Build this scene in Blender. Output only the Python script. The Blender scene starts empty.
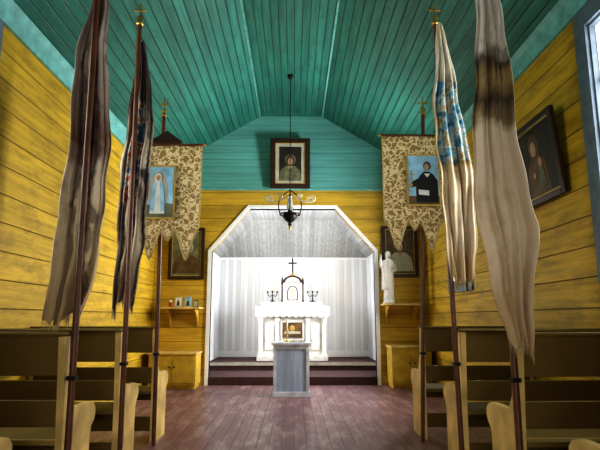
import bpy, bmesh, math, random
from mathutils import Vector, Matrix
random.seed(7)
S=bpy.context.scene
try:
    S.view_settings.view_transform='Standard'
    S.view_settings.look='High Contrast'
except Exception: pass

# ---------------------------------------------------------------- helpers
def link(o): S.collection.objects.link(o); return o
def group(name,loc=(0,0,0),rot=(0,0,0)):
    e=bpy.data.objects.new(name,None); e.empty_display_size=.1
    e.location=loc; e.rotation_euler=rot; link(e); return e
def attach(o,g,world=False):
    if g is None: return o
    o.parent=g
    if world: o.matrix_parent_inverse=Matrix.LocRotScale(g.location,g.rotation_euler,None).inverted()
    return o
def obj(name,verts,faces,mat,g=None,world=False,smooth=False,uvs=None):
    me=bpy.data.meshes.new(name); me.from_pydata([tuple(v) for v in verts],[],faces)
    me.materials.append(mat)
    if uvs:
        l=me.uv_layers.new(name='UVMap')
        for lp in me.loops: l.data[lp.index].uv=uvs[lp.vertex_index]
    if smooth:
        for p in me.polygons: p.use_smooth=True
    me.update()
    bm=bmesh.new(); bm.from_mesh(me)
    if not uvs: bmesh.ops.recalc_face_normals(bm,faces=bm.faces)
    bm.to_mesh(me); bm.free()
    o=bpy.data.objects.new(name,me); link(o); return attach(o,g,world)
def boxes(name,lst,mat,g=None,world=False,bevel=0):
    V=[];F=[]
    for (x0,x1,y0,y1,z0,z1) in lst:
        b=len(V)
        V+=[(x0,y0,z0),(x1,y0,z0),(x1,y1,z0),(x0,y1,z0),(x0,y0,z1),(x1,y0,z1),(x1,y1,z1),(x0,y1,z1)]
        F+=[[b+i for i in f] for f in ((0,3,2,1),(4,5,6,7),(0,1,5,4),(1,2,6,5),(2,3,7,6),(3,0,4,7))]
    o=obj(name,V,F,mat,g,world)
    if bevel:
        m=o.modifiers.new('bevel','BEVEL'); m.width=bevel; m.segments=2
    return o
def prisms(name,polys,a,b,mat,axis='Y',g=None,world=False,bevel=0):
    """polys: lists of 2D points; extruded a..b along axis (Y: pts=(x,z); X: pts=(y,z))"""
    V=[];F=[]
    for P in polys:
        n=len(P);s=len(V)
        for d in (a,b):
            for (p,q) in P: V.append((p,d,q) if axis=='Y' else (d,p,q))
        F.append(list(range(s,s+n))); F.append(list(range(s+2*n-1,s+n-1,-1)))
        for i in range(n):
            j=(i+1)%n; F.append([s+i,s+j,s+n+j,s+n+i])
    o=obj(name,V,F,mat,g,world)
    if bevel:
        m=o.modifiers.new('bevel','BEVEL'); m.width=bevel; m.segments=2; m.limit_method='ANGLE'
    return o
def lathe(name,prof,mat,loc=(0,0,0),n=24,g=None,world=False,smooth=True,fold=0,fn=7,sx=1,sy=1):
    V=[];F=[]
    for (r,z) in prof:
        for i in range(n):
            a=2*math.pi*i/n; rr=r*(1+fold*math.cos(fn*a+z*3)) if fold else r
            V.append((loc[0]+rr*sx*math.cos(a),loc[1]+rr*sy*math.sin(a),loc[2]+z))
    for k in range(len(prof)-1):
        for i in range(n):
            j=(i+1)%n; F.append([k*n+i,k*n+j,(k+1)*n+j,(k+1)*n+i])
    F.append(list(range(n))); F.append([len(V)-1-i for i in range(n)])
    return obj(name,V,F,mat,g,world,smooth)
def tube(name,paths,r,mat,g=None,world=False,cyc=False,smooth=True):
    c=bpy.data.curves.new(name,'CURVE'); c.dimensions='3D'; c.bevel_depth=r; c.bevel_resolution=3; c.use_fill_caps=True
    for P in paths:
        s=c.splines.new('NURBS' if smooth else 'POLY'); s.points.add(len(P)-1)
        for i,p in enumerate(P): s.points[i].co=(p[0],p[1],p[2],1)
        if smooth: s.order_u=3; s.use_endpoint_u=not cyc
        s.use_cyclic_u=cyc
    c.materials.append(mat)
    o=bpy.data.objects.new(name,c); link(o); return attach(o,g,world)
def ellipsoid(name,c,r,mat,g=None,world=False,n=16,m=10):
    V=[];F=[]
    for k in range(m+1):
        t=math.pi*k/m
        for i in range(n):
            a=2*math.pi*i/n
            V.append((c[0]+r[0]*math.sin(t)*math.cos(a),c[1]+r[1]*math.sin(t)*math.sin(a),c[2]-r[2]*math.cos(t)))
    for k in range(m):
        for i in range(n):
            j=(i+1)%n;F.append([k*n+i,k*n+j,(k+1)*n+j,(k+1)*n+i])
    return obj(name,V,F,mat,g,world,True)

# ---------------------------------------------------------------- materials
class NT:
    def __init__(s,name):
        s.m=bpy.data.materials.new(name); s.m.use_nodes=True; s.t=s.m.node_tree
        s.b=s.t.nodes['Principled BSDF']
    def n(s,typ,**k):
        x=s.t.nodes.new(typ)
        for a,v in k.items(): setattr(x,a,v)
        return x
    def l(s,a,b): s.t.links.new(a,b)
    def math(s,op,a,b=None,c=None):
        x=s.n('ShaderNodeMath',operation=op)
        for i,v in enumerate((a,b,c)):
            if v is None: continue
            if isinstance(v,(int,float)): x.inputs[i].default_value=v
            else: s.l(v,x.inputs[i])
        return x.outputs[0]
    def mix(s,f,a,b,mode='MIX'):
        x=s.n('ShaderNodeMix',data_type='RGBA',blend_type=mode)
        for i,v in ((0,f),(6,a),(7,b)):
            if isinstance(v,(int,float)): x.inputs[i].default_value=v
            elif isinstance(v,tuple): x.inputs[i].default_value=(v[0],v[1],v[2],1)
            else: s.l(v,x.inputs[i])
        return x.outputs[2]
    def ramp(s,f,stops):
        x=s.n('ShaderNodeValToRGB'); e=x.color_ramp.elements
        while len(e)<len(stops): e.new(.5)
        for i,(p,c) in enumerate(stops):
            e[i].position=p; e[i].color=(c[0],c[1],c[2],1)
        s.l(f,x.inputs[0]); return x.outputs[0]
    def noise(s,vec,scale,detail=4,dim='3D',rough=.5):
        x=s.n('ShaderNodeTexNoise'); x.inputs['Scale'].default_value=scale; x.inputs['Detail'].default_value=detail
        x.inputs['Roughness'].default_value=rough
        if vec is not None: s.l(vec,x.inputs['Vector'])
        return x.outputs[0]
    def bump(s,h,st,dist=.01):
        x=s.n('ShaderNodeBump'); x.inputs['Strength'].default_value=st; x.inputs['Distance'].default_value=dist
        s.l(h,x.inputs['Height']); s.l(x.outputs[0],s.b.inputs['Normal'])
def mat(name,col,rough=.6,metal=0,var=.25,scale=8,spec=.4):
    k=NT(name); tc=k.n('ShaderNodeTexCoord')
    f=k.noise(tc.outputs['Object'],scale)
    d=tuple(c*(1-var) for c in col); e=tuple(min(1,c*(1+var*.6)) for c in col)
    c=k.ramp(f,[(.3,d),(.7,e)])
    k.l(c,k.b.inputs['Base Color']); k.b.inputs['Roughness'].default_value=rough; k.b.inputs['Metallic'].default_value=metal
    k.b.inputs['Specular IOR Level'].default_value=spec
    return k.m
def boards(name,axis,width,col,streak='Y',var=.3,groove=.35,rough=.55,worn=None,wornamt=.0,gw=.46,spec=.35):
    k=NT(name); tc=k.n('ShaderNodeTexCoord'); sp=k.n('ShaderNodeSeparateXYZ'); k.l(tc.outputs['Object'],sp.inputs[0])
    v=k.math('DIVIDE',sp.outputs[axis],width)
    fr=k.math('FRACT',v); fl=k.math('FLOOR',v)
    d=k.math('ABSOLUTE',k.math('SUBTRACT',fr,.5))
    mr=k.n('ShaderNodeMapRange'); mr.inputs[1].default_value=gw; mr.inputs[2].default_value=.495
    k.l(d,mr.inputs[0]); g=mr.outputs[0]
    wn=k.n('ShaderNodeTexWhiteNoise',noise_dimensions='1D'); k.l(fl,wn.inputs['W'])
    mp=k.n('ShaderNodeMapping'); k.l(tc.outputs['Object'],mp.inputs[0])
    sc={'X':(.6,14,14),'Y':(14,.6,14),'Z':(14,14,.6)}[streak]; mp.inputs['Scale'].default_value=sc
    st=k.noise(mp.outputs[0],1.6,6,rough=.65)
    big=k.noise(tc.outputs['Object'],.9,3)
    lo=tuple(c*(1-var) for c in col); hi=tuple(min(1,c*(1+var*.5)) for c in col)
    c=k.ramp(st,[(.3,lo),(.62,hi)])
    t=k.math('MULTIPLY_ADD',wn.outputs[0],.24,.84)
    t=k.math('MULTIPLY',t,k.math('MULTIPLY_ADD',big,.4,.80))
    cc=k.n('ShaderNodeCombineColor')
    for i in range(3): k.l(t,cc.inputs[i])
    c=k.mix(1.0,c,cc.outputs[0],'MULTIPLY')
    if worn:
        mp2=k.n('ShaderNodeMapping'); k.l(tc.outputs['Object'],mp2.inputs[0])
        s2={'X':(.8,3,3),'Y':(3,.8,3),'Z':(3,3,.8)}[streak]; mp2.inputs['Scale'].default_value=s2
        w=k.noise(mp2.outputs[0],2.2,9,rough=.75)
        wr=k.n('ShaderNodeMapRange'); wr.inputs[1].default_value=.48; wr.inputs[2].default_value=.64; wr.inputs[4].default_value=wornamt
        k.l(w,wr.inputs[0]); c=k.mix(wr.outputs[0],c,worn)
    c=k.mix(g,c,tuple(x*groove for x in col))
    k.l(c,k.b.inputs['Base Color']); k.b.inputs['Roughness'].default_value=rough
    k.b.inputs['Specular IOR Level'].default_value=spec
    h=k.math('SUBTRACT',k.math('MULTIPLY',st,.25),g); k.bump(h,.6,.008)
    return k.m

YEL=(.58,.385,.034)
M_wallY=boards('yellow_wall_boards',2,.235,YEL,'Y',var=.30,worn=(.20,.135,.02),wornamt=.55,groove=.16,gw=.472)
M_wallX=boards('yellow_backwall_boards',2,.235,(.58,.385,.05),'X',var=.25,worn=(.28,.18,.04),wornamt=.4,groove=.25,gw=.475)
M_ceil=boards('teal_ceiling_boards',0,.098,(.048,.245,.205),'Y',var=.35,groove=.10,gw=.42,rough=.40,spec=.5,worn=(.022,.115,.10),wornamt=.6)
M_gable=boards('teal_gable_boards',2,.13,(.17,.47,.45),'X',var=.2,groove=.5,gw=.46)
M_trimT=mat('teal_trim',(.20,.50,.49),.5)
M_white_v=boards('white_vertical_boards',0,.085,(.82,.84,.87),'Z',var=.06,groove=.6,gw=.45)
M_white_s=boards('white_side_boards',1,.085,(.82,.84,.87),'Z',var=.06,groove=.6,gw=.45)
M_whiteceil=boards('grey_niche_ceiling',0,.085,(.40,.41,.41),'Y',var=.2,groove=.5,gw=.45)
M_floor=boards('worn_mauve_floor',0,.11,(.23,.115,.13),'Y',var=.22,worn=(.47,.34,.37),wornamt=.8,groove=.6,rough=.36,spec=.5)
M_carpet=mat('dark_red_carpet',(.085,.042,.045),.9,scale=20)
M_trimW=mat('white_trim',(.90,.91,.93),.40,var=.05)
M_paintw=mat('altar_white',(.74,.73,.70),.5,var=.15)
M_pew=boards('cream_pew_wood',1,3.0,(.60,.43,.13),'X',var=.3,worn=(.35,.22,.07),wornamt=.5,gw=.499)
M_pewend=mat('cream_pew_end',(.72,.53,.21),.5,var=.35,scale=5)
M_pewback=boards('shaded_pew_back_wood',1,3.0,(.50,.33,.09),'X',var=.55,worn=(.15,.09,.03),wornamt=.7,gw=.499)  # same pew wood, with the shade on the backs put into the colour
M_shelf=mat('yellow_shelf',(.60,.41,.06),.5)
M_pole=mat('pole_brown',(.15,.065,.035),.35,scale=12)
M_brass=mat('brass',(.62,.42,.14),.35,.9,scale=20)
M_palebrass=mat('pale_brass',(.85,.76,.52),.4,.2)
M_iron=mat('dark_iron',(.03,.028,.025),.5,.6)
M_frame=mat('dark_frame_wood',(.050,.028,.017),.35,scale=15)
M_mat=mat('paper_mat',(.50,.48,.40),.8,var=.2)
M_lect=boards('bluegrey_boards',0,.128,(.44,.52,.68),'Z',var=.15,worn=(.60,.65,.74),wornamt=.5,groove=.45,gw=.47)
M_lecttop=mat('bluegrey_top',(.64,.68,.76),.5)
M_plaster=mat('plaster_statue',(.80,.78,.76),.6,var=.12,scale=12)
M_skin=mat('painted_skin',(.48,.31,.20),.6,var=.15)
M_hair=mat('painted_hair',(.09,.05,.03),.6)
M_dark=mat('painting_dark',(.035,.030,.022),.5,var=.5,scale=5)
M_brownp=mat('painting_brown',(.14,.085,.04),.5,var=.5,scale=6)
M_greenp=mat('painting_olive',(.18,.19,.11),.55,var=.5,scale=9)
M_skyp=mat('painting_sky',(.32,.56,.70),.6,var=.4,scale=9)
M_black=mat('painting_black',(.015,.014,.016),.6)
M_wht=mat('painting_white',(.75,.75,.72),.6,var=.15)
M_gold=mat('gold_paint',(.60,.42,.12),.4,.5)
M_lace=mat('lace_white',(.80,.79,.76),.8,var=.12,scale=40)
M_candle=mat('wax',(.82,.78,.62),.5,var=.05)
M_winframe=mat('window_frame_bluegrey',(.15,.20,.25),.5)
M_red=mat('red_print',(.45,.06,.05),.6)
M_straw=mat('cane_wood',(.55,.40,.16),.5)
def glass():
    k=NT('lamp_glass'); k.b.inputs['Transmission Weight'].default_value=.8; k.b.inputs['Roughness'].default_value=.1
    k.b.inputs['Base Color'].default_value=(.75,.8,.8,1); return k.m
M_glass=glass()
def lacepat():
    k=NT('patterned_lace'); tc=k.n('ShaderNodeTexCoord')
    vo=k.n('ShaderNodeTexVoronoi',feature='F1'); vo.inputs['Scale'].default_value=26; k.l(tc.outputs['Object'],vo.inputs[0])
    c=k.ramp(vo.outputs[0],[(.2,(.36,.35,.34)),(.34,(.80,.79,.76))]); k.l(c,k.b.inputs['Base Color']); k.b.inputs['Roughness'].default_value=.8
    k.bump(vo.outputs[0],.5,.01); return k.m
M_lacep=lacepat()

# embroidered gold banner cloth
def brocade():
    k=NT('brocade_gold'); tc=k.n('ShaderNodeTexCoord')
    nz=k.n('ShaderNodeTexNoise'); nz.inputs['Scale'].default_value=14; k.l(tc.outputs['Object'],nz.inputs[0])
    mx=k.n('ShaderNodeVectorMath',operation='MULTIPLY_ADD'); k.l(nz.outputs['Color'],mx.inputs[0]); mx.inputs[1].default_value=(.12,.12,.12); k.l(tc.outputs['Object'],mx.inputs[2])
    vo=k.n('ShaderNodeTexVoronoi',feature='DISTANCE_TO_EDGE'); vo.inputs['Scale'].default_value=15; k.l(mx.outputs[0],vo.inputs[0])
    v2=k.n('ShaderNodeTexVoronoi',feature='F1'); v2.inputs['Scale'].default_value=32; k.l(mx.outputs[0],v2.inputs[0])
    a=k.ramp(vo.outputs[0],[(.055,(1,1,1)),(.13,(0,0,0))]); b=k.ramp(v2.outputs[0],[(.26,(1,1,1)),(.36,(0,0,0))])
    f=k.math('MAXIMUM',a,b)
    c=k.mix(f,(.36,.225,.07),(.84,.70,.40)); k.l(c,k.b.inputs['Base Color']); k.b.inputs['Roughness'].default_value=.55
    k.bump(f,.5,.01); return k.m
M_brocade=brocade()
M_fringe=mat('gold_fringe',(.66,.52,.26),.7,var=.35,scale=40)

def clothmat(name,stops,distort=.12,stain=(.2,.12,.05),stainamt=.5,stripes=0,stripecol=(0,0,0),box=None,stripeamt=.85):
    k=NT(name); tc=k.n('ShaderNodeTexCoord'); sp=k.n('ShaderNodeSeparateXYZ'); k.l(tc.outputs['UV'],sp.inputs[0])
    s,t=sp.outputs[0],sp.outputs[1]
    nz=k.noise(tc.outputs['Object'],7,5)
    tt=k.math('ADD',t,k.math('MULTIPLY',k.math('SUBTRACT',nz,.5),distort*2))
    c=k.ramp(tt,stops)
    if stripes:
        w=k.math('SINE',k.math('MULTIPLY_ADD',s,stripes,k.math('MULTIPLY',nz,6)))
        r=k.n('ShaderNodeMapRange'); r.inputs[1].default_value=.2; r.inputs[2].default_value=.7; r.inputs[4].default_value=stripeamt; k.l(w,r.inputs[0])
        c=k.mix(r.outputs[0],c,stripecol)
    if box:
        s0,s1,t0,t1,ca,cb,cd,ce=box
        f=None
        for (v,lo,hi) in ((s,s0,s1),(t,t0,t1)):
            g=k.math('MULTIPLY',k.math('GREATER_THAN',v,lo),k.math('LESS_THAN',v,hi))
            f=g if f is None else k.math('MULTIPLY',f,g)
        n2=k.noise(tc.outputs['Object'],15,4)
        pc=k.ramp(n2,[(.34,ca),(.45,cb),(.54,cd),(.64,ce)])
        c=k.mix(f,c,pc)
    mp=k.n('ShaderNodeMapping'); k.l(tc.outputs['Object'],mp.inputs[0]); mp.inputs['Scale'].default_value=(1,1,.45)
    n3=k.noise(mp.outputs[0],6,8,rough=.7)
    r=k.n('ShaderNodeMapRange'); r.inputs[1].default_value=.5; r.inputs[2].default_value=.72; r.inputs[4].default_value=stainamt; k.l(n3,r.inputs[0])
    c=k.mix(r.outputs[0],c,stain)
    k.l(c,k.b.inputs['Base Color']); k.b.inputs['Roughness'].default_value=.85
    k.b.inputs['Sheen Weight'].default_value=.1
    fine=k.noise(tc.outputs['Object'],90,2); k.bump(fine,.25,.004)
    return k.m

# ---------------------------------------------------------------- room shell
XL,XR=-2.42,2.28; YB=9.0; YR=-1.6; ZW=3.66; T=.12
def wall_side(name,x0,x1,wins):
    L=[]; y=YR
    for (a,b,z0,z1) in wins:
        L.append((x0,x1,y,a,0,ZW)); L.append((x0,x1,a,b,0,z0)); L.append((x0,x1,a,b,z1,ZW)); y=b
    L.append((x0,x1,y,YB,0,ZW))
    return boxes(name,L,M_wallY)
WR=[(0.2,1.2,1.5,3.3),(2.75,3.68,1.5,3.34),(6.75,7.45,1.6,3.1)]
WLs=[(0.2,1.2,1.5,3.3),(2.9,3.80,1.5,3.34)]
wall_side('wall_left',XL-T,XL,WLs); wall_side('wall_right',XR,XR+T,WR)
boxes('floor',[(XL-T,XR+T,YR-T,YB+T,-.1,0)],M_floor)
# back wall with polygonal opening
OL,OR=-1.43,1.40
prisms('wall_back',[[(XL,0),(OL,0),(OL,3.34),(XL,3.34)],[(OR,0),(XR,0),(XR,3.34),(OR,3.34)],
   [(OL,2.24),(-.78,3.0),(-.78,3.34),(OL,3.34)],[(-.78,3.0),(.72,3.0),(.72,3.34),(-.78,3.34)],[(.72,3.0),(OR,2.24),(OR,3.34),(.72,3.34)]],YB,YB+T,M_wallX)
prisms('wall_gable',[[(XL,3.34),(XR,3.34),(XR,ZW),(.51,4.72),(-.62,4.72),(XL,ZW)]],YB,YB+T,M_gable)
boxes('wall_rear',[(XL,-.75,YR-T,YR,0,ZW),(.65,XR,YR-T,YR,0,ZW),(-.75,.65,YR-T,YR,2.3,ZW)],M_wallX)  # unseen door opening in the middle, added to let the fill lamp in
prisms('wall_gable_rear',[[(XL,ZW),(XR,ZW),(.51,4.72),(-.62,4.72)]],YR-T,YR,M_gable)
prisms('ceiling',[[(XL-T,ZW-.07),(-.62,4.72),(-.62,4.82),(XL-T,ZW+.05)],[(-.62,4.72),(.51,4.72),(.51,4.82),(-.62,4.82)],[(.51,4.72),(XR+T,ZW-.07),(XR+T,ZW+.05),(.51,4.82)]],YR-T,YB+T,M_ceil)
# cornice mouldings
prisms('trim_left',[[(XL,3.50),(XL+.03,3.50),(XL+.05,3.64),(XL+.09,3.69),(XL,3.66)]],YR,YB,M_trimT)
prisms('trim_right',[[(XR,3.50),(XR-.03,3.50),(XR-.05,3.64),(XR-.09,3.69),(XR,3.66)]],YR,YB,M_trimT)
boxes('trim_back',[(XL+.03,XR-.03,YB-.025,YB,3.33,3.36)],M_trimT)
for nm,a,b in (('trim_fold_a',-.62,0),('trim_fold_b',.51,0)):
    boxes(nm,[(a-.012,a+.012,YR,YB,4.708,4.722)],M_trimT)
boxes('baseboard_left',[(XL,XL+.02,YR,YB,0,.14)],M_shelf); boxes('baseboard_right',[(XR-.02,XR,YR,YB,0,.14)],M_shelf)
boxes('baseboard_back',[(XL+.02,OL-.1,YB-.02,YB,0,.14),(OR+.1,XR-.02,YB-.02,YB,0,.14)],M_shelf)
# arch trim
I=[(OL,0),(OL,2.24),(-.78,3.0),(.72,3.0),(OR,2.24),(OR,0)]
O=[(OL-.06,0),(OL-.06,2.263),(-.81,3.06),(.75,3.06),(OR+.06,2.263),(OR+.06,0)]
prisms('trim_arch',[[O[i],O[i+1],I[i+1],I[i]] for i in range(5)],YB-.03,YB+T+.0,M_trimW)
# sanctuary niche
NL,NR,NB=-1.64,1.62,11.6
boxes('floor_sanctuary',[(OL,OR,YB-.02,YB+T,-.05,.13),(NL,NR,YB+T,NB,-.05,.13)],M_carpet)
boxes('floor_dais',[(NL+.0,NR,10.1,NB,.13,.27)],M_carpet)
boxes('trim_step',[(NL,NR,10.08,10.1,.22,.275)],M_mat)
boxes('wall_sanctuary_back',[(NL-.1,NR+.1,NB,NB+.1,0,3.2)],M_white_v)
wy0,wy1,wz0,wz1=9.22,10.15,1.15,2.35
for nm,x0,x1 in (('wall_sanctuary_left',NL-.1,NL),('wall_sanctuary_right',NR,NR+.1)):
    boxes(nm,[(x0,x1,YB+T,wy0,0,2.5),(x0,x1,wy1,NB,0,2.5),(x0,x1,wy0,wy1,0,wz0),(x0,x1,wy0,wy1,wz1,2.5)],M_white_s)
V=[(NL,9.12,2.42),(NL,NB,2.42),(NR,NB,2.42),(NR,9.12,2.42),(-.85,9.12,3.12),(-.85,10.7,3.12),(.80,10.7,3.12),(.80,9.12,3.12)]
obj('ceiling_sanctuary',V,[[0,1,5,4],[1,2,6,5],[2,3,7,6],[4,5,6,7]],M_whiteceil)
boxes('baseboard_sanctuary',[(NL,NR,NB-.02,NB,.27,.40)],M_trimW)
boxes('trim_sanctuary',[(NL,NR,NB-.025,NB,2.39,2.43)],M_trimW)
# windows
def window(name,x,sgn,w,mull=True):
    y0,y1,z0,z1=w; g=group(name,(x,(y0+y1)/2,(z0+z1)/2))
    a=x-sgn*.03; b=x+sgn*T; f=.15
    xa,xb=min(a,x),max(a,x)
    boxes('casing',[(xa,xb,y0-f,y0,z0-f,z1+f),(xa,xb,y1,y1+f,z0-f,z1+f),(xa,xb,y0,y1,z1,z1+f),(xa-.02*(sgn>0),xb+.02*(sgn<0),y0,y1,z0-f,z0)],M_winframe,g,True)
    ra,rb=min(x,b),max(x,b)
    boxes('jambs',[(ra,rb,y0,y0+.015,z0,z1),(ra,rb,y1-.015,y1,z0,z1),(ra,rb,y0+.015,y1-.015,z0,z0+.015),(ra,rb,y0+.015,y1-.015,z1-.015,z1)],M_winframe,g,True)
    c=x+sgn*.06; m=[]
    for k in (.0,.5,1): yy=y0+(y1-y0)*k; m.append((c-.015,c+.015,max(y0,yy-.02),min(y1,yy+.02),z0,z1))
    for k in (0,.25,.5,.75,1): zz=z0+(z1-z0)*k; m.append((c-.014,c+.014,y0,y1,max(z0,zz-.018),min(z1,zz+.018)))
    boxes('muntins',m,M_trimW,g,True)
i=1
for w in WR: window('window_%d'%i,XR,1,w); i+=1
for w in WLs: window('window_%d'%i,XL,-1,w); i+=1
for x,sg in ((NL,-1),(NR,1)):
    g=group('window_%d'%i,(x,(wy0+wy1)/2,(wz0+wz1)/2)); i+=1
    c=x+sg*.05
    boxes('sash',[(c-.015,c+.015,wy0,wy0+.04,wz0,wz1),(c-.015,c+.015,wy1-.04,wy1,wz0,wz1),(c-.015,c+.015,wy0,wy1,wz0,wz0+.04),(c-.015,c+.015,wy0,wy1,wz1-.04,wz1),(c-.012,c+.012,wy0,wy1,(wz0+wz1)/2-.015,(wz0+wz1)/2+.015),(c-.012,c+.012,(wy0+wy1)/2-.015,(wy0+wy1)/2+.015,wz0,wz1)],M_trimW,g,True)

# ---------------------------------------------------------------- pews
def pew(side,y):
    if side<0: a,b=XL+.03,-1.245
    else: a,b=1.195,XR-.03
    g=group('church_pew',((a+b)/2,y,0))
    prof=[(-.085,1.0),(-.02,1.0),(.0,.85),(.03,.68),(.09,.605),(.34,.60),(.40,.585),(.435,.55),(.44,.51),(.42,.475),(.385,.45),(.37,.40),(.38,0),(-.02,0),(-.03,.45)]
    P=[(y+p,q) for p,q in prof]
    for nm,x0 in (('end_a',a),('end_b',b-.04)):
        prisms(nm,[P],x0,x0+.04,M_pewend,'X',g,True,.004)
    def lean(z): return y-.03-.05*(z-.45)/.55
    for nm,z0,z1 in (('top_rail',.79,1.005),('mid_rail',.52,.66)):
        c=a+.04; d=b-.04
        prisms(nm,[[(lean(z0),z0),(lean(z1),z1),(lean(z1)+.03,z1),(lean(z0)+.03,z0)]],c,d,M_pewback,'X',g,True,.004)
    boxes('seat',[(a+.04,b-.04,y-.01,y+.385,.42,.45)],M_pew,g,True,.004)
    boxes('seat_apron',[(a+.04,b-.04,y+.33,y+.35,.32,.42)],M_pew,g,True)
    boxes('stretcher',[(a+.04,b-.04,y+.02,y+.05,.10,.22)],M_pewback,g,True)
    boxes('cap_rail',[(a+.0,b-.0,y-.10,y-.035,1.005,1.025)],M_pew,g,True,.006)
for y in (2.02,3.0,3.92,4.92): pew(-1,y)
for y in (1.95,2.93,3.88,5.06): pew(1,y)

# ---------------------------------------------------------------- banners on poles
def lerp_prof(prof,z):
    for i in range(len(prof)-1):
        if prof[i][0]>=z>=prof[i+1][0]:
            t=(prof[i][0]-z)/(prof[i][0]-prof[i+1][0])
            return [prof[i][k]*(1-t)+prof[i+1][k]*t for k in (1,2)]
    return prof[-1][1:]
def cloth(name,prof,y0,m,g,folds=3,amp=.035,seed=0,slant=0,rag=.05):
    nu,nt=56,100; V=[];F=[];U=[]; rnd=random.Random(seed)
    zt,zb=prof[0][0],prof[-1][0]
    ph=[rnd.uniform(0,6) for _ in range(8)]
    for j in range(nt+1):
        t=j/nt
        for i in range(nu+1):
            s=i/nu
            zend=zb+slant*(s-.5)+rag*(.5*math.sin(9*s+ph[0])+.35*math.sin(23*s+ph[1])+.3*math.sin(61*s+ph[6]))
            z=zt+(zend-zt)*t; xl,xr=lerp_prof(prof,max(zb,min(zt,z)))
            c=(xl+xr)/2; h=(xr-xl)/2
            q=(2*s-1); x=c+h*q+.012*math.sin(11*t+ph[2])*math.sin(3.1*t)+.006*math.sin(31*t+ph[7])*abs(q)
            k=(.45+.55*t)
            y=y0+amp*k*math.sin(2*math.pi*folds*s+ph[3]+1.3*math.sin(3*t+ph[4]))+.5*amp*math.sin(2*math.pi*(folds*2.3)*s+ph[5]+5*t)+.15*amp*math.sin(40*t+9*s+ph[1])
            x+=.010*math.cos(2*math.pi*folds*s+ph[3])*k
            V.append((x,y,z)); U.append((s,t))
    for j in range(nt):
        for i in range(nu):
            a=j*(nu+1)+i; F.append([a,a+1,a+nu+2,a+nu+1])
    o=obj(name,V,F,m,g,True,True,U)
    sm=o.modifiers.new('thick','SOLIDIFY'); sm.thickness=.004
    # fringe
    FV=[];FF=[]
    for i in range(nu):
        for q in (0,.5):
            A=Vector(V[nt*(nu+1)+i]).lerp(Vector(V[nt*(nu+1)+i+1]),q); L=.03+.035*rnd.random(); b=len(FV)
            FV+=[A+Vector((-.0018,0,.006)),A+Vector((.0018,0,.006)),A+Vector((rnd.uniform(-.004,.004),rnd.uniform(-.004,.004),-L))]; FF.append([b,b+1,b+2])
    obj(name+'_fringe',FV,FF,M_fringe,g,True)
def pole(g,xb,xt,y,zt,cross=True):
    def X(z): return xb+(xt-xb)*z/zt
    tube('pole',[[(X(0),y,0),(X(zt),y,zt)]],.0185,M_pole,g,True,smooth=False)
    lathe('finial',[(.0,-.02),(.028,-.01),(.03,.0),(.018,.015),(.026,.035),(.026,.05),(.008,.065),(.0,.07)],M_brass,(xt,y,zt),16,g,True)
    if cross:
        tube('finial_cross',[[(xt,y,zt+.05),(xt,y,zt+.16)],[(xt-.035,y,zt+.115),(xt+.035,y,zt+.115)]],.008,M_brass,g,True,smooth=False)
        for p in ((xt,zt+.165),(xt-.04,zt+.115),(xt+.04,zt+.115)): ellipsoid('cross_bud',(p[0],y,p[1]),(.011,.009,.011),M_brass,g,True,8,6)
    boxes('bracket',[(X(.78)-.023,X(.78)+.023,y-.026,y+.026,.768,.790)],M_iron,g,True)

mL1=clothmat('banner_purple_cream',[(0,(.14,.10,.09)),(.22,(.40,.34,.30)),(.40,(.26,.19,.15)),(.50,(.16,.075,.045)),(.58,(.56,.47,.36)),(.72,(.70,.58,.40)),(1,(.50,.36,.18))],.08,(.12,.06,.035),.65,stripes=16,stripecol=(.09,.055,.05),stripeamt=.7)
mL2=clothmat('banner_black_cream',[(0,(.05,.04,.04)),(.25,(.12,.08,.06)),(.45,(.60,.52,.40)),(.6,(.10,.06,.05)),(.75,(.50,.42,.30)),(1,(.30,.2,.12))],.2,(.04,.03,.03),.65,stripes=20,stripecol=(.025,.02,.022),
   box=(.2,.7,.25,.62,(.03,.06,.12),(.08,.15,.22),(.50,.43,.32),(.22,.06,.035)))
mR2=clothmat('banner_white_blue',[(0,(.62,.55,.38)),(.16,(.80,.76,.66)),(.3,(.45,.38,.26)),(.56,(.40,.28,.10)),(.60,(.78,.66,.48)),(.8,(.80,.69,.53)),(1,(.50,.36,.18))],.06,(.46,.30,.12),.5,
   box=(.05,.92,.24,.56,(.03,.12,.22),(.14,.40,.54),(.66,.70,.66),(.42,.29,.13)))
mR3=clothmat('banner_white_dark',[(0,(.74,.72,.68)),(.25,(.68,.63,.54)),(.29,(.09,.07,.045)),(.34,(.40,.29,.13)),(.39,(.10,.075,.05)),(.44,(.30,.22,.12)),(.48,(.74,.63,.48)),(.75,(.76,.63,.46)),(1,(.50,.36,.20))],.07,(.40,.25,.12),.65)

g=group('procession_banner',(-1.2,2.95,0)); pole(g,-1.20,-1.23,2.95,3.32)
cloth('drape',[(3.2,-1.26,-1.20),(3.06,-1.29,-1.19),(2.72,-1.36,-1.17),(2.39,-1.37,-1.14),(2.08,-1.37,-1.13),(1.775,-1.38,-1.12),(1.48,-1.37,-1.12),(1.25,-1.40,-1.16),(1.09,-1.40,-1.22)],3.03,mL1,g,3,.035,3,slant=.04,rag=.03)
g=group('procession_banner',(-1.2,3.83,0)); pole(g,-1.20,-1.24,3.83,3.42)
cloth('drape',[(3.30,-1.25,-1.22),(3.16,-1.26,-1.18),(2.78,-1.32,-1.13),(2.37,-1.34,-1.11),(1.98,-1.34,-1.12),(1.6,-1.35,-1.14),(1.2,-1.36,-1.19)],3.91,mL2,g,2.5,.035,5,slant=.1,rag=.08)
g=group('procession_banner',(1.16,3.8,0)); pole(g,1.165,1.125,3.8,3.42)
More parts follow.
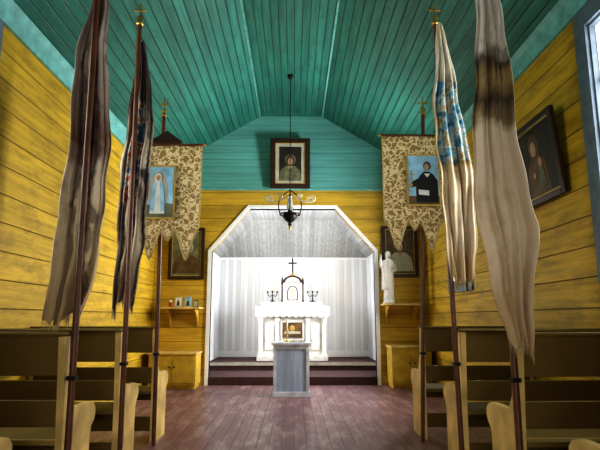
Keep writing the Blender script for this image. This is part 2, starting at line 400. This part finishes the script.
cloth('drape',[(3.37,1.11,1.15),(3.10,1.10,1.21),(2.76,1.07,1.27),(2.36,1.06,1.33),(1.97,1.08,1.34),(1.59,1.11,1.335),(1.36,1.13,1.29)],3.735,mR2,g,2.5,.03,8)
g=group('procession_banner',(1.15,2.86,0)); pole(g,1.165,1.175,2.83,3.32)
cloth('drape',[(3.2,1.08,1.17),(3.0,1.065,1.18),(2.67,1.045,1.205),(2.35,1.03,1.23),(2.05,1.02,1.243),(1.755,1.0,1.28),(1.58,1.01,1.31),(1.36,1.06,1.27),(1.14,1.10,1.24),(.96,1.145,1.225)],2.755,mR3,g,2.7,.034,11,rag=.04)

def flat_banner(g,x0,x1,zt,zb,y,pic,peaked=False):
    nu,nt=80,60;V=[];F=[];U=[]
    def bot(s):   # two long side tails, higher centre lobe
        d=abs(2*s-1)
        tail=math.exp(-((d-.58)/.24)**2)
        cen=.35*math.exp(-(d/.16)**2)
        return (zt-(zt-zb)*(.74+.26*max(tail,cen)))
    for j in range(nt+1):
        for i in range(nu+1):
            s=i/nu;t=j/nt
            V.append((x0+(x1-x0)*s,y+.02*math.sin(9*s+1.2*t)*(.3+.7*t),zt+(bot(s)-zt)*t));U.append((s,t))
    for j in range(nt):
        for i in range(nu):
            a=j*(nu+1)+i;F.append([a,a+1,a+nu+2,a+nu+1])
    o=obj('brocade_cloth',V,F,M_brocade,g,True,True,U); m=o.modifiers.new('s','SOLIDIFY'); m.thickness=.006
    edge=[V[nt*(nu+1)+i] for i in range(nu+1)]
    tube('braid',[[(p[0],p[1]-.006,p[2]) for p in edge],[V[j*(nu+1)] for j in range(nt+1)],[V[j*(nu+1)+nu] for j in range(nt+1)]],.008,M_fringe,g,True,smooth=False)
    FV=[];FF=[]
    for i in range(nu):
        for q in (0,.33,.66):
            A=Vector(edge[i]).lerp(Vector(edge[i+1]),q);b=len(FV)
            FV+=[A+Vector((-.002,0,.0)),A+Vector((.002,0,.0)),A+Vector((0,0,-.05))];FF.append([b,b+1,b+2])
    obj('fringe',FV,FF,M_fringe,g,True)
    tube('crossbar',[[(x0-.02,y,zt+.012),(x1+.02,y,zt+.012)]],.011,M_pole,g,True,smooth=False)
    for xx in (x0-.025,x1+.025): ellipsoid('crossbar_knob',(xx,y,zt+.012),(.017,.017,.017),M_brass,g,True,10,8)
    a,b,c,d=pic; yf=y-.04
    boxes('picture_border',[(a-.018,b+.018,yf,yf+.012,c-.018,d+.018)],M_gold,g,True)
    boxes('picture_ground',[(a,b,yf-.004,yf,c,d)],M_skyp,g,True)
    if peaked:
        cx=(x0+x1)/2-.05
        prisms('peaked_crest',[[(cx-.16,zt+.03),(cx+.14,zt+.03),(cx+.14,zt+.05),(cx,zt+.15),(cx-.16,zt+.05)]],y-.01,y+.02,M_frame,'Y',g,True)
    return yf-.005
def ell(cx,cz,rx,rz,n=20): return [(cx+rx*math.cos(2*math.pi*i/n),cz+rz*math.sin(2*math.pi*i/n)) for i in range(n)]
def painted(g,world,y,items):
    for k,(nm,pts,m) in enumerate(items):
        prisms(nm,[pts],y-.0015*(k+1),y-.0015*k,m,'Y',g,world)

g=group('gold_church_banner',(-1.24,4.85,0)); pole(g,-1.225,-1.275,4.83,3.05)
x0,x1=-1.455,-.885
yf=flat_banner(g,x0,x1,2.72,1.66,4.78,(-1.41,-1.13,2.02,2.50),peaked=True)
painted(g,True,yf,[('grass',[(-1.41,2.02),(-1.13,2.02),(-1.13,2.14),(-1.25,2.17),(-1.41,2.12)],M_greenp),
 ('glow',ell(-1.27,2.25,.09,.20),M_mat),
 ('halo',ell(-1.27,2.40,.045,.045),M_gold),
 ('robe',[(-1.34,2.05),(-1.20,2.05),(-1.215,2.22),(-1.22,2.33),(-1.25,2.37),(-1.29,2.37),(-1.32,2.33),(-1.325,2.2)],M_wht),
 ('mantle',[(-1.34,2.08),(-1.30,2.07),(-1.285,2.35),(-1.32,2.34)],M_skyp),
 ('mantle_r',[(-1.20,2.08),(-1.235,2.07),(-1.255,2.35),(-1.22,2.34)],M_skyp),
 ('veil',ell(-1.27,2.39,.034,.045),M_wht),('face',ell(-1.27,2.39,.02,.027),M_skin)])
g=group('gold_church_banner',(1.2,4.94,0)); pole(g,1.16,1.29,4.93,3.12)
yf=flat_banner(g,.865,1.435,2.86,1.77,4.88,(1.10,1.39,2.17,2.65))
painted(g,True,yf,[('table',[(1.10,2.17),(1.39,2.17),(1.39,2.25),(1.10,2.25)],M_brownp),
 ('habit',[(1.17,2.19),(1.38,2.19),(1.38,2.40),(1.34,2.46),(1.30,2.49),(1.25,2.49),(1.21,2.45),(1.17,2.36)],M_black),
 ('arm',[(1.12,2.33),(1.24,2.36),(1.27,2.43),(1.22,2.44),(1.12,2.38)],M_black),
 ('collar',[(1.25,2.47),(1.31,2.47),(1.28,2.43)],M_wht),('hair',ell(1.283,2.545,.035,.045),M_hair),('face',ell(1.275,2.535,.024,.034),M_skin),
 ('hand',ell(1.12,2.355,.016,.022),M_skin),('crucifix',[(1.125,2.38),(1.135,2.38),(1.135,2.50),(1.125,2.50)],M_gold),('crucifix_bar',[(1.105,2.455),(1.155,2.455),(1.155,2.465),(1.105,2.465)],M_gold),
 ('book',[(1.19,2.26),(1.29,2.25),(1.29,2.30),(1.19,2.31)],M_wht)])

# ---------------------------------------------------------------- framed pictures (local coords, facing -Y)
def picture(name,w,h,fw,loc,rotz=0,tilt=0,ground=None,items=(),matw=0,nail=False):
    g=group(name,loc,(tilt,0,rotz)); W,H=w/2,h/2
    boxes('frame',[(-W,-W+fw,-.045,0,-H,H),(W-fw,W,-.045,0,-H,H),(-W+fw,W-fw,-.045,0,H-fw,H),(-W+fw,W-fw,-.045,0,-H,-H+fw)],M_frame,g,bevel=.008)
    a,b=W-fw,H-fw
    boxes('gilt_slip',[(-a,-a+.010,-.036,-.01,-b,b),(a-.010,a,-.036,-.01,-b,b),(-a,a,-.036,-.01,b-.010,b),(-a,a,-.036,-.01,-b,-b+.010)],M_gold,g)
    if matw: boxes('mat',[(-a,a,-.022,-.012,-b,b)],M_mat,g); a-=matw; b-=matw
    boxes('painting',[(-a,a,-.026,-.020,-b,b)],ground or M_brownp,g)
    painted(g,False,-.0265,items)
    return g
def bust(s,robe,x=0,z=0,halo=None):
    return [('halo',ell(x,z+.12*s,.13*s,.13*s),halo or M_brownp),('shoulders',[(x-.26*s,z-.38*s),(x+.26*s,z-.38*s),(x+.22*s,z-.12*s),(x+.10*s,z-.02*s),(x-.10*s,z-.02*s),(x-.22*s,z-.12*s)],robe),
      ('neck',[(x-.04*s,z-.08*s),(x+.04*s,z-.08*s),(x+.035*s,z+.04*s),(x-.035*s,z+.04*s)],M_skin),
      ('hair',ell(x,z+.10*s,.095*s,.125*s),M_hair),('face',ell(x,z+.085*s,.06*s,.085*s),M_skin)]
picture('framed_icon',.70,.90,.085,(-.07,8.90,3.80),0,math.radians(6),M_dark,bust(.75,M_greenp,0,-.03,M_greenp),.07)
picture('framed_saint_picture',.62,.90,.06,(-1.86,8.985,2.2),0,math.radians(2),M_greenp,bust(.9,M_brownp,0,0,M_mat))
picture('framed_saint_picture',.62,.90,.06,(1.84,8.985,2.24),0,math.radians(2),M_brownp,bust(.9,M_mat,0,0,M_greenp))
picture('framed_wall_painting',.80,.76,.06,(XR-.055,4.52,2.50),-math.pi/2,math.radians(6),M_dark,
   [('robe',[(-.2,-.30),(.18,-.30),(.16,-.02),(.06,.06),(-.08,.06),(-.18,-.04)],M_brownp),('veil',ell(-.01,.13,.10,.13),M_brownp),('face',ell(-.02,.12,.05,.07),M_skin),
    ('child_body',[(-.02,-.24),(.12,-.24),(.11,-.08),(.02,-.06)],M_greenp),('child_face',ell(.07,-.02,.035,.043),M_skin),('hand',ell(-.06,-.12,.03,.025),M_skin)])

# ---------------------------------------------------------------- chandelier
cx,cy=-.06,7.36
g=group('hanging_oil_lamp',(cx,cy,2.6))
tube('chain',[[(cx,cy,4.72),(cx,cy,2.93)]],.006,M_iron,g,True,smooth=False)
lathe('ceiling_canopy',[(.0,-.06),(.02,-.06),(.04,-.02),(.045,0)],M_iron,(cx,cy,4.72),16,g,True)
arms=[]
for k in range(4):
    a=math.pi/2*k+.0; R=lambda r,z:(cx+r*math.cos(a),cy+r*math.sin(a)*.8,z)
    arms.append([R(.0,2.93),R(.05,2.90),R(.13,2.83),R(.17,2.74),R(.16,2.62),R(.13,2.56)])
tube('bail_arms',arms,.008,M_iron,g,True)
sc=[]
for s in (-1,1):
    P=[]
    for q in range(13):
        an=q/12*math.pi*3.2; r=.075*(1-q/15); P.append((cx+s*(.30+r*math.cos(an)),cy,2.80+r*math.sin(an)*.75))
    sc.append([(cx+s*.02,cy,2.84),(cx+s*.10,cy,2.80),(cx+s*.2,cy,2.76),(cx+s*.32,cy,2.75)]+P[::1])
    P=[]
    for q in range(11):
        an=q/10*math.pi*3; r=.045*(1-q/13); P.append((cx+s*(.14+r*math.cos(an)),cy,2.84+r*math.sin(an)))
    sc.append(P)
tube('scroll_arms',sc,.011,M_palebrass,g,True)
ring=[(cx+.15*math.cos(2*math.pi*k/16),cy+.15*math.sin(2*math.pi*k/16),2.57) for k in range(16)]
tube('ring',[ring],.010,M_iron,g,True,cyc=True)
lathe('oil_font',[(.0,-.13),(.02,-.13),(.03,-.10),(.02,-.085),(.06,-.06),(.105,-.01),(.11,.03),(.08,.06),(.035,.075),(.03,.10)],M_iron,(cx,cy,2.53),24,g,True)
lathe('chimney',[(.028,.0),(.05,.06),(.045,.12),(.028,.18),(.025,.24)],M_glass,(cx,cy,2.62),20,g,True)
tube('ring_struts',[[(cx-.15,cy,2.57),(cx-.08,cy,2.55)],[(cx+.15,cy,2.57),(cx+.08,cy,2.55)],[(cx,cy-.15,2.57),(cx,cy-.08,2.55)],[(cx,cy+.15,2.57),(cx,cy+.08,2.55)]],.006,M_iron,g,True,smooth=False)
lathe('drop_finial',[(.0,-.07),(.012,-.06),(.02,-.04),(.01,-.02),(.015,0)],M_brass,(cx,cy,2.405),12,g,True)

# ---------------------------------------------------------------- lectern
g=group('lectern',(-.035,7.85,0))
a,b=-.29,.22
boxes('body',[(a,b,7.66,8.02,.06,.72)],M_lect,g,True,.004)
boxes('plinth',[(a-.015,b+.015,7.645,8.035,0,.07)],M_lecttop,g,True,.004)
boxes('top',[(a-.03,b+.03,7.62,8.06,.72,.755)],M_lecttop,g,True,.006)
boxes('battens',[(a-.002,a+.04,7.648,7.66,.07,.72),(b-.04,b+.002,7.648,7.66,.07,.72),(a+.04,b-.04,7.648,7.66,.66,.72)],M_lecttop,g,True)
g=group('brass_candlestick',(-.10,7.82,.755))
lathe('stick',[(.045,0),(.045,.012),(.015,.03),(.010,.06),(.018,.08),(.009,.10),(.009,.15),(.025,.165),(.016,.18)],M_brass,(-.10,7.82,.755),16,g,True)
lathe('candle',[(.011,0),(.011,.14),(.003,.15)],M_candle,(-.10,7.82,.93),12,g,True)
g=group('open_prayer_book',(.05,7.8,.755))
prisms('pages',[[(-.11,.0),(0,.012),(.11,.0),(.11,.015),(.06,.03),(0,.018),(-.06,.03),(-.11,.015)]],-.08,.08,M_mat,'Y',g)

# ---------------------------------------------------------------- altar
g=group('altar',(-.03,10.8,.27)); ax=-.03; Z=.27; yf=10.5
boxes('body',[(ax-.60,ax+.60,yf+.08,11.2,Z,Z+.98)],M_paintw,g,True)
boxes('plinth',[(ax-.70,ax+.70,yf-.02,11.25,Z,Z+.10)],M_paintw,g,True,.01)
boxes('mensa',[(ax-.72,ax+.72,yf-.04,11.28,Z+.98,Z+1.05)],M_paintw,g,True,.012)
for cxx in (-.63,-.30,.30,.63):
    lathe('column',[(.055,0),(.055,.03),(.035,.06),(.042,.25),(.036,.62),(.03,.64),(.055,.70),(.055,.73)],M_paintw,(ax+cxx,yf+.05,Z+.10),20,g,True)
boxes('panel_frames',[(ax-.24,ax+.24,yf+.05,yf+.08,Z+.16,Z+.20),(ax-.24,ax+.24,yf+.05,yf+.08,Z+.74,Z+.78),(ax-.24,ax-.20,yf+.05,yf+.08,Z+.2,Z+.74),(ax+.20,ax+.24,yf+.05,yf+.08,Z+.2,Z+.74),
   (ax-.55,ax-.36,yf+.06,yf+.08,Z+.2,Z+.7),(ax+.36,ax+.55,yf+.06,yf+.08,Z+.2,Z+.7)],M_paintw,g,True,.006)
boxes('relief_panel',[(ax-.20,ax+.20,yf+.055,yf+.08,Z+.45,Z+.74)],M_brownp,g,True)
painted(g,True,yf+.054,[('relief_table',[(ax-.17,Z+.52),(ax+.17,Z+.52),(ax+.15,Z+.57),(ax-.15,Z+.57)],M_mat),('relief_glow',ell(ax,Z+.63,.05,.06),M_gold)])
# lace frontal, scalloped
V=[];F=[];n=160
for i in range(n+1):
    s=i/n; x=ax-.73+1.46*s; dz=.17+.035*abs(math.sin(s*math.pi*12)); y=yf-.05-.006*math.sin(s*60)
    V+=[(x,y,Z+1.055),(x,y,Z+1.05-dz)]
for i in range(n): F.append([2*i,2*i+2,2*i+3,2*i+1])
o=obj('lace_cloth',V,F,M_lacep,g,True); o.modifiers.new('s','SOLIDIFY').thickness=.003
boxes('altar_cloth',[(ax-.73,ax+.73,yf-.05,11.28,Z+1.05,Z+1.058)],M_lace,g,True)
boxes('gradine',[(ax-.62,ax+.62,10.92,11.26,Z+1.058,Z+1.16)],M_paintw,g,True,.01)

g=group('tabernacle',(ax,11.05,Z+1.16)); zt=Z+1.16; yt=10.93
boxes('case',[(ax-.20,ax+.20,yt+.02,11.2,zt,zt+.40)],M_paintw,g,True,.006)
arch=[(ax-.21,zt+.40),(ax+.21,zt+.40)]+[(ax+.21*math.cos(q*math.pi/12),zt+.40+.15*math.sin(q*math.pi/12)) for q in range(1,12)]
prisms('arched_head',[arch],yt+.01,11.18,M_frame,'Y',g,True)
arch2=[(ax-.15,zt+.41),(ax+.15,zt+.41)]+[(ax+.15*math.cos(q*math.pi/12),zt+.41+.10*math.sin(q*math.pi/12)) for q in range(1,12)]
prisms('head_panel',[arch2],yt,yt+.01,M_paintw,'Y',g,True)
for s in (-1,1):
    lathe('colonnette',[(.028,0),(.028,.02),(.017,.04),(.017,.36),(.028,.38),(.028,.40)],M_frame,(ax+s*.215,yt+.03,zt),14,g,True)
    lathe('pinnacle',[(.028,0),(.02,.03),(.024,.05),(.0,.14)],M_frame,(ax+s*.215,yt+.03,zt+.40),10,g,True)
d=[(ax-.11,zt+.03),(ax+.11,zt+.03),(ax+.11,zt+.22)]+[(ax+.11*math.cos(q*math.pi/8),zt+.22+.12*math.sin(q*math.pi/8)) for q in range(1,8)]+[(ax-.11,zt+.22)]
prisms('door_surround',[d],yt+.005,yt+.02,M_frame,'Y',g,True)
d2=[(ax+(p-ax)*.78,zt+.05+(q-zt-.03)*.86) for p,q in d]
prisms('door_leaf',[d2],yt-.004,yt+.005,M_paintw,'Y',g,True)
tube('door_cross',[[(ax,yt-.01,zt+.10),(ax,yt-.01,zt+.27)],[(ax-.045,yt-.01,zt+.21),(ax+.045,yt-.01,zt+.21)]],.009,M_gold,g,True,smooth=False)
g=group('altar_cross',(ax,11.05,zt+.54))
lathe('base',[(.07,0),(.07,.015),(.03,.04),(.015,.07)],M_gold,(ax,11.05,zt+.545),16,g,True)
tube('cross',[[(ax,11.05,zt+.60),(ax,11.05,zt+.93)],[(ax-.09,11.05,zt+.82),(ax+.09,11.05,zt+.82)]],.015,M_iron,g,True,smooth=False)
for s in (-1,1):
    xx=ax+s*.42; yy=10.98; zz=Z+1.16
    g=group('candelabrum',(xx,yy,zz))
    lathe('stem',[(.055,0),(.055,.012),(.02,.03),(.010,.07),(.018,.09),(.009,.11),(.009,.19),(.016,.20)],M_iron,(xx,yy,zz),14,g,True)
    tube('branches',[[(xx-.10,yy,zz+.19),(xx-.09,yy,zz+.13),(xx-.04,yy,zz+.11),(xx,yy,zz+.15)],[(xx+.10,yy,zz+.19),(xx+.09,yy,zz+.13),(xx+.04,yy,zz+.11),(xx,yy,zz+.15)]],.007,M_iron,g,True)
    for dx,dz in ((-.10,.19),(0,.20),(.10,.19)):
        lathe('cup',[(.008,0),(.024,.012),(.02,.03)],M_iron,(xx+dx,yy,zz+dz),12,g,True)
        lathe('candle',[(.010,0),(.010,.06),(.002,.066)],M_candle,(xx+dx,yy,zz+dz+.02),10,g,True)

# ---------------------------------------------------------------- shelves & statue
def shelf(x0,x1,z):
    g=group('wall_shelf',((x0+x1)/2,8.8,z))
    boxes('board',[(x0,x1,8.58,YB,z-.035,z)],M_pewend,g,True,.006)
    boxes('cleat',[(x0+.03,x1-.03,8.97,YB,z-.10,z-.035)],M_shelf,g,True)
    for xx in (x0+.08,x1-.11):
        prisms('bracket',[[(YB,z-.035),(8.66,z-.035),(8.66,z-.06),(8.75,z-.10),(8.88,z-.17),(8.97,z-.32),(YB,z-.34)]],xx,xx+.03,M_shelf,'X',g,True)
shelf(-2.18,-1.54,1.28); shelf(1.48,2.14,1.34)
def cabinet(x0,x1,h):
    g=group('low_cupboard',((x0+x1)/2,8.7,0))
    boxes('carcass',[(x0,x1,8.50,8.97,.05,h-.03)],M_shelf,g,True,.004)
    boxes('top',[(x0-.02,x1+.02,8.47,8.975,h-.03,h)],M_pewend,g,True,.005)
    m=(x0+x1)/2
    boxes('doors',[(x0+.02,m-.005,8.485,8.50,.09,h-.06),(m+.005,x1-.02,8.485,8.50,.09,h-.06)],M_shelf,g,True,.004)
    boxes('plinth',[(x0+.02,x1-.02,8.53,8.95,0,.05)],M_shelf,g,True)
    for s in (-1,1): ellipsoid('knob',(m+s*.04,8.475,h*.6),(.014,.014,.014),M_iron,g,True,8,6)
cabinet(-2.30,-1.55,.56); cabinet(1.56,2.20,.66)
for (x,w,h,m1) in ((-1.92,.12,.17,M_wht),(-1.76,.12,.18,M_skyp)):
    g=group('photo_card',(x,8.74,1.28),(math.radians(-10),0,0))
    boxes('card',[(-w/2,w/2,-.004,.004,0,h)],M_mat,g); boxes('print',[(-w/2+.012,w/2-.012,-.007,-.004,.014,h-.014)],m1,g)
    prisms('figure',[[(-.025,.02),(.025,.02),(.02,.08),(.0,.12),(-.02,.08)]],-.009,-.007,M_hair,'Y',g)
g=group('votive_cup',(-2.04,8.72,1.28)); lathe('cup',[(.02,0),(.028,.01),(.032,.07),(.034,.075)],M_red,(0,0,0),14,g); lathe('candle',[(.022,0),(.022,.03),(.004,.05)],M_candle,(0,0,.07),12,g)
g=group('devotional_frame',(-1.64,8.78,1.28),(math.radians(-8),0,0)); boxes('border',[(-.045,.045,-.01,.0,0,.11)],M_frame,g); boxes('image',[(-.034,.034,-.013,-.01,.012,.098)],M_mat,g)

sx,sy,sz=1.59,8.74,1.34
g=group('saint_statue',(sx,sy,sz))
lathe('pedestal',[(.10,0),(.10,.03),(.085,.04),(.085,.055)],M_plaster,(0,0,0),20,g)
lathe('robe',[(.088,.05),(.086,.10),(.075,.25),(.068,.40),(.070,.50),(.082,.58),(.090,.64),(.085,.69),(.055,.725),(.028,.74),(.026,.77)],M_plaster,(0,0,0),56,g,fold=.10,fn=9,sy=.78)
lathe('mantle',[(.102,.22),(.100,.30),(.092,.45),(.094,.56),(.098,.64),(.088,.70),(.058,.728)],M_lace,(-.012,.012,0),40,g,fold=.08,fn=6,sy=.72)
ellipsoid('head',(0,-.005,.815),(.040,.046,.056),M_plaster,g)
ellipsoid('hair',(0,.014,.825),(.049,.046,.058),M_mat,g)
ellipsoid('hair_fall',(0,.030,.775),(.045,.025,.055),M_mat,g)
ellipsoid('nose',(0,-.052,.812),(.006,.009,.013),M_plaster,g,False,8,6)
ellipsoid('beard',(0,-.030,.778),(.022,.020,.026),M_mat,g)
for s in (-1,1): ellipsoid('eye',(s*.015,-.044,.826),(.006,.004,.004),M_hair,g,False,8,6)
boxes('mouth',[(-.009,.009,-.053,-.048,.794,.797)],M_hair,g)
def limb(nm,pts,rs,m):
    me=bpy.data.meshes.new(nm); me.from_pydata(pts,[(i,i+1) for i in range(len(pts)-1)],[]); me.materials.append(m)
    o=bpy.data.objects.new(nm,me); link(o); o.parent=g
    sk=o.modifiers.new('skin','SKIN'); 
    for i,r in enumerate(rs): me.skin_vertices[0].data[i].radius=(r,r)
    me.skin_vertices[0].data[0].use_root=True
    o.modifiers.new('sub','SUBSURF').levels=1; return o
limb('raised_arm',[(-.075,0,.67),(-.125,-.02,.60),(-.135,-.06,.70),(-.135,-.07,.75)],[.036,.034,.024,.014],M_plaster)
limb('blessing_palm',[(-.135,-.07,.745),(-.135,-.073,.785)],[.014,.015],M_plaster)
for k,(dx,L) in enumerate(((-.013,.022),(-.004,.028),(.005,.026),(.013,.018))):
    limb('finger_%d'%k,[(-.135+dx,-.073,.785),(-.135+dx*1.2,-.075,.785+L*.6),(-.135+dx*1.2,-.080,.785+L)],[.0045,.004,.003],M_plaster)
limb('thumb',[(-.122,-.073,.765),(-.110,-.08,.785)],[.005,.0035],M_plaster)
limb('bent_arm',[(.075,0,.67),(.115,-.02,.55),(.07,-.08,.53),(.035,-.095,.56)],[.036,.034,.024,.014],M_plaster)
limb('resting_palm',[(.035,-.095,.56),(.008,-.10,.575)],[.013,.012],M_plaster)
for k in range(4):
    limb('rest_finger_%d'%k,[(.010,-.10,.562+.008*k),(-.012,-.098,.566+.008*k),(-.02,-.09,.568+.008*k)],[.0042,.004,.003],M_plaster)
limb('rest_thumb',[(.028,-.10,.575),(.018,-.104,.60)],[.005,.0035],M_plaster)

g=group('walking_cane',(1.95,8.3,0))
tube('shaft',[[(1.86,8.20,0),(2.04,8.44,.80),(2.06,8.47,.93),(2.02,8.44,.98),(1.97,8.40,.94)]],.012,M_straw,g,True)

# ---------------------------------------------------------------- lights
def area(name,loc,rot,sx,sy,e,col=(1,1,1)):
    l=bpy.data.lights.new(name,'AREA'); l.shape='RECTANGLE'; l.size=sx; l.size_y=sy; l.energy=e; l.color=col
    o=bpy.data.objects.new(name,l); o.location=loc; o.rotation_euler=rot; link(o)
DAY=(1,.98,.94)
H=math.pi/2
for (a,b,z0,z1),e in zip(WR,(5,58,370)):
    area('daylight_right',(XR+.35,(a+b)/2,(z0+z1)/2),(0,H,0),z1-z0+.3,b-a+.3,e,DAY)
for (a,b,z0,z1),e in zip(WLs,(5,58)):
    area('daylight_left',(XL-.35,(a+b)/2,(z0+z1)/2),(0,-H,0),z1-z0+.3,b-a+.3,e,DAY)
area('daylight_sanctuary_r',(NR+.3,9.68,1.75),(0,H,0),1.4,1.2,135,(.97,.98,1))
area('daylight_sanctuary_l',(NL-.3,9.68,1.75),(0,-H,0),1.4,1.2,110,(.97,.98,1))
area('fill_rear_opening',(-.05,YR-.4,1.2),(H,0,0),1.6,2.2,46,DAY)  # added fill lamp behind the camera, shining in through an invented door opening
w=bpy.data.worlds.new('world'); S.world=w; w.use_nodes=True
w.node_tree.nodes['Background'].inputs[0].default_value=(.75,.85,1,1); w.node_tree.nodes['Background'].inputs[1].default_value=.9

# ---------------------------------------------------------------- camera
c=bpy.data.cameras.new('camera'); c.lens=31.2; c.sensor_width=36; c.clip_start=.05
o=bpy.data.objects.new('camera',c); o.location=(0,0,1.1); o.rotation_euler=(math.radians(90+10.14),0,math.radians(-.66)); link(o); S.camera=o
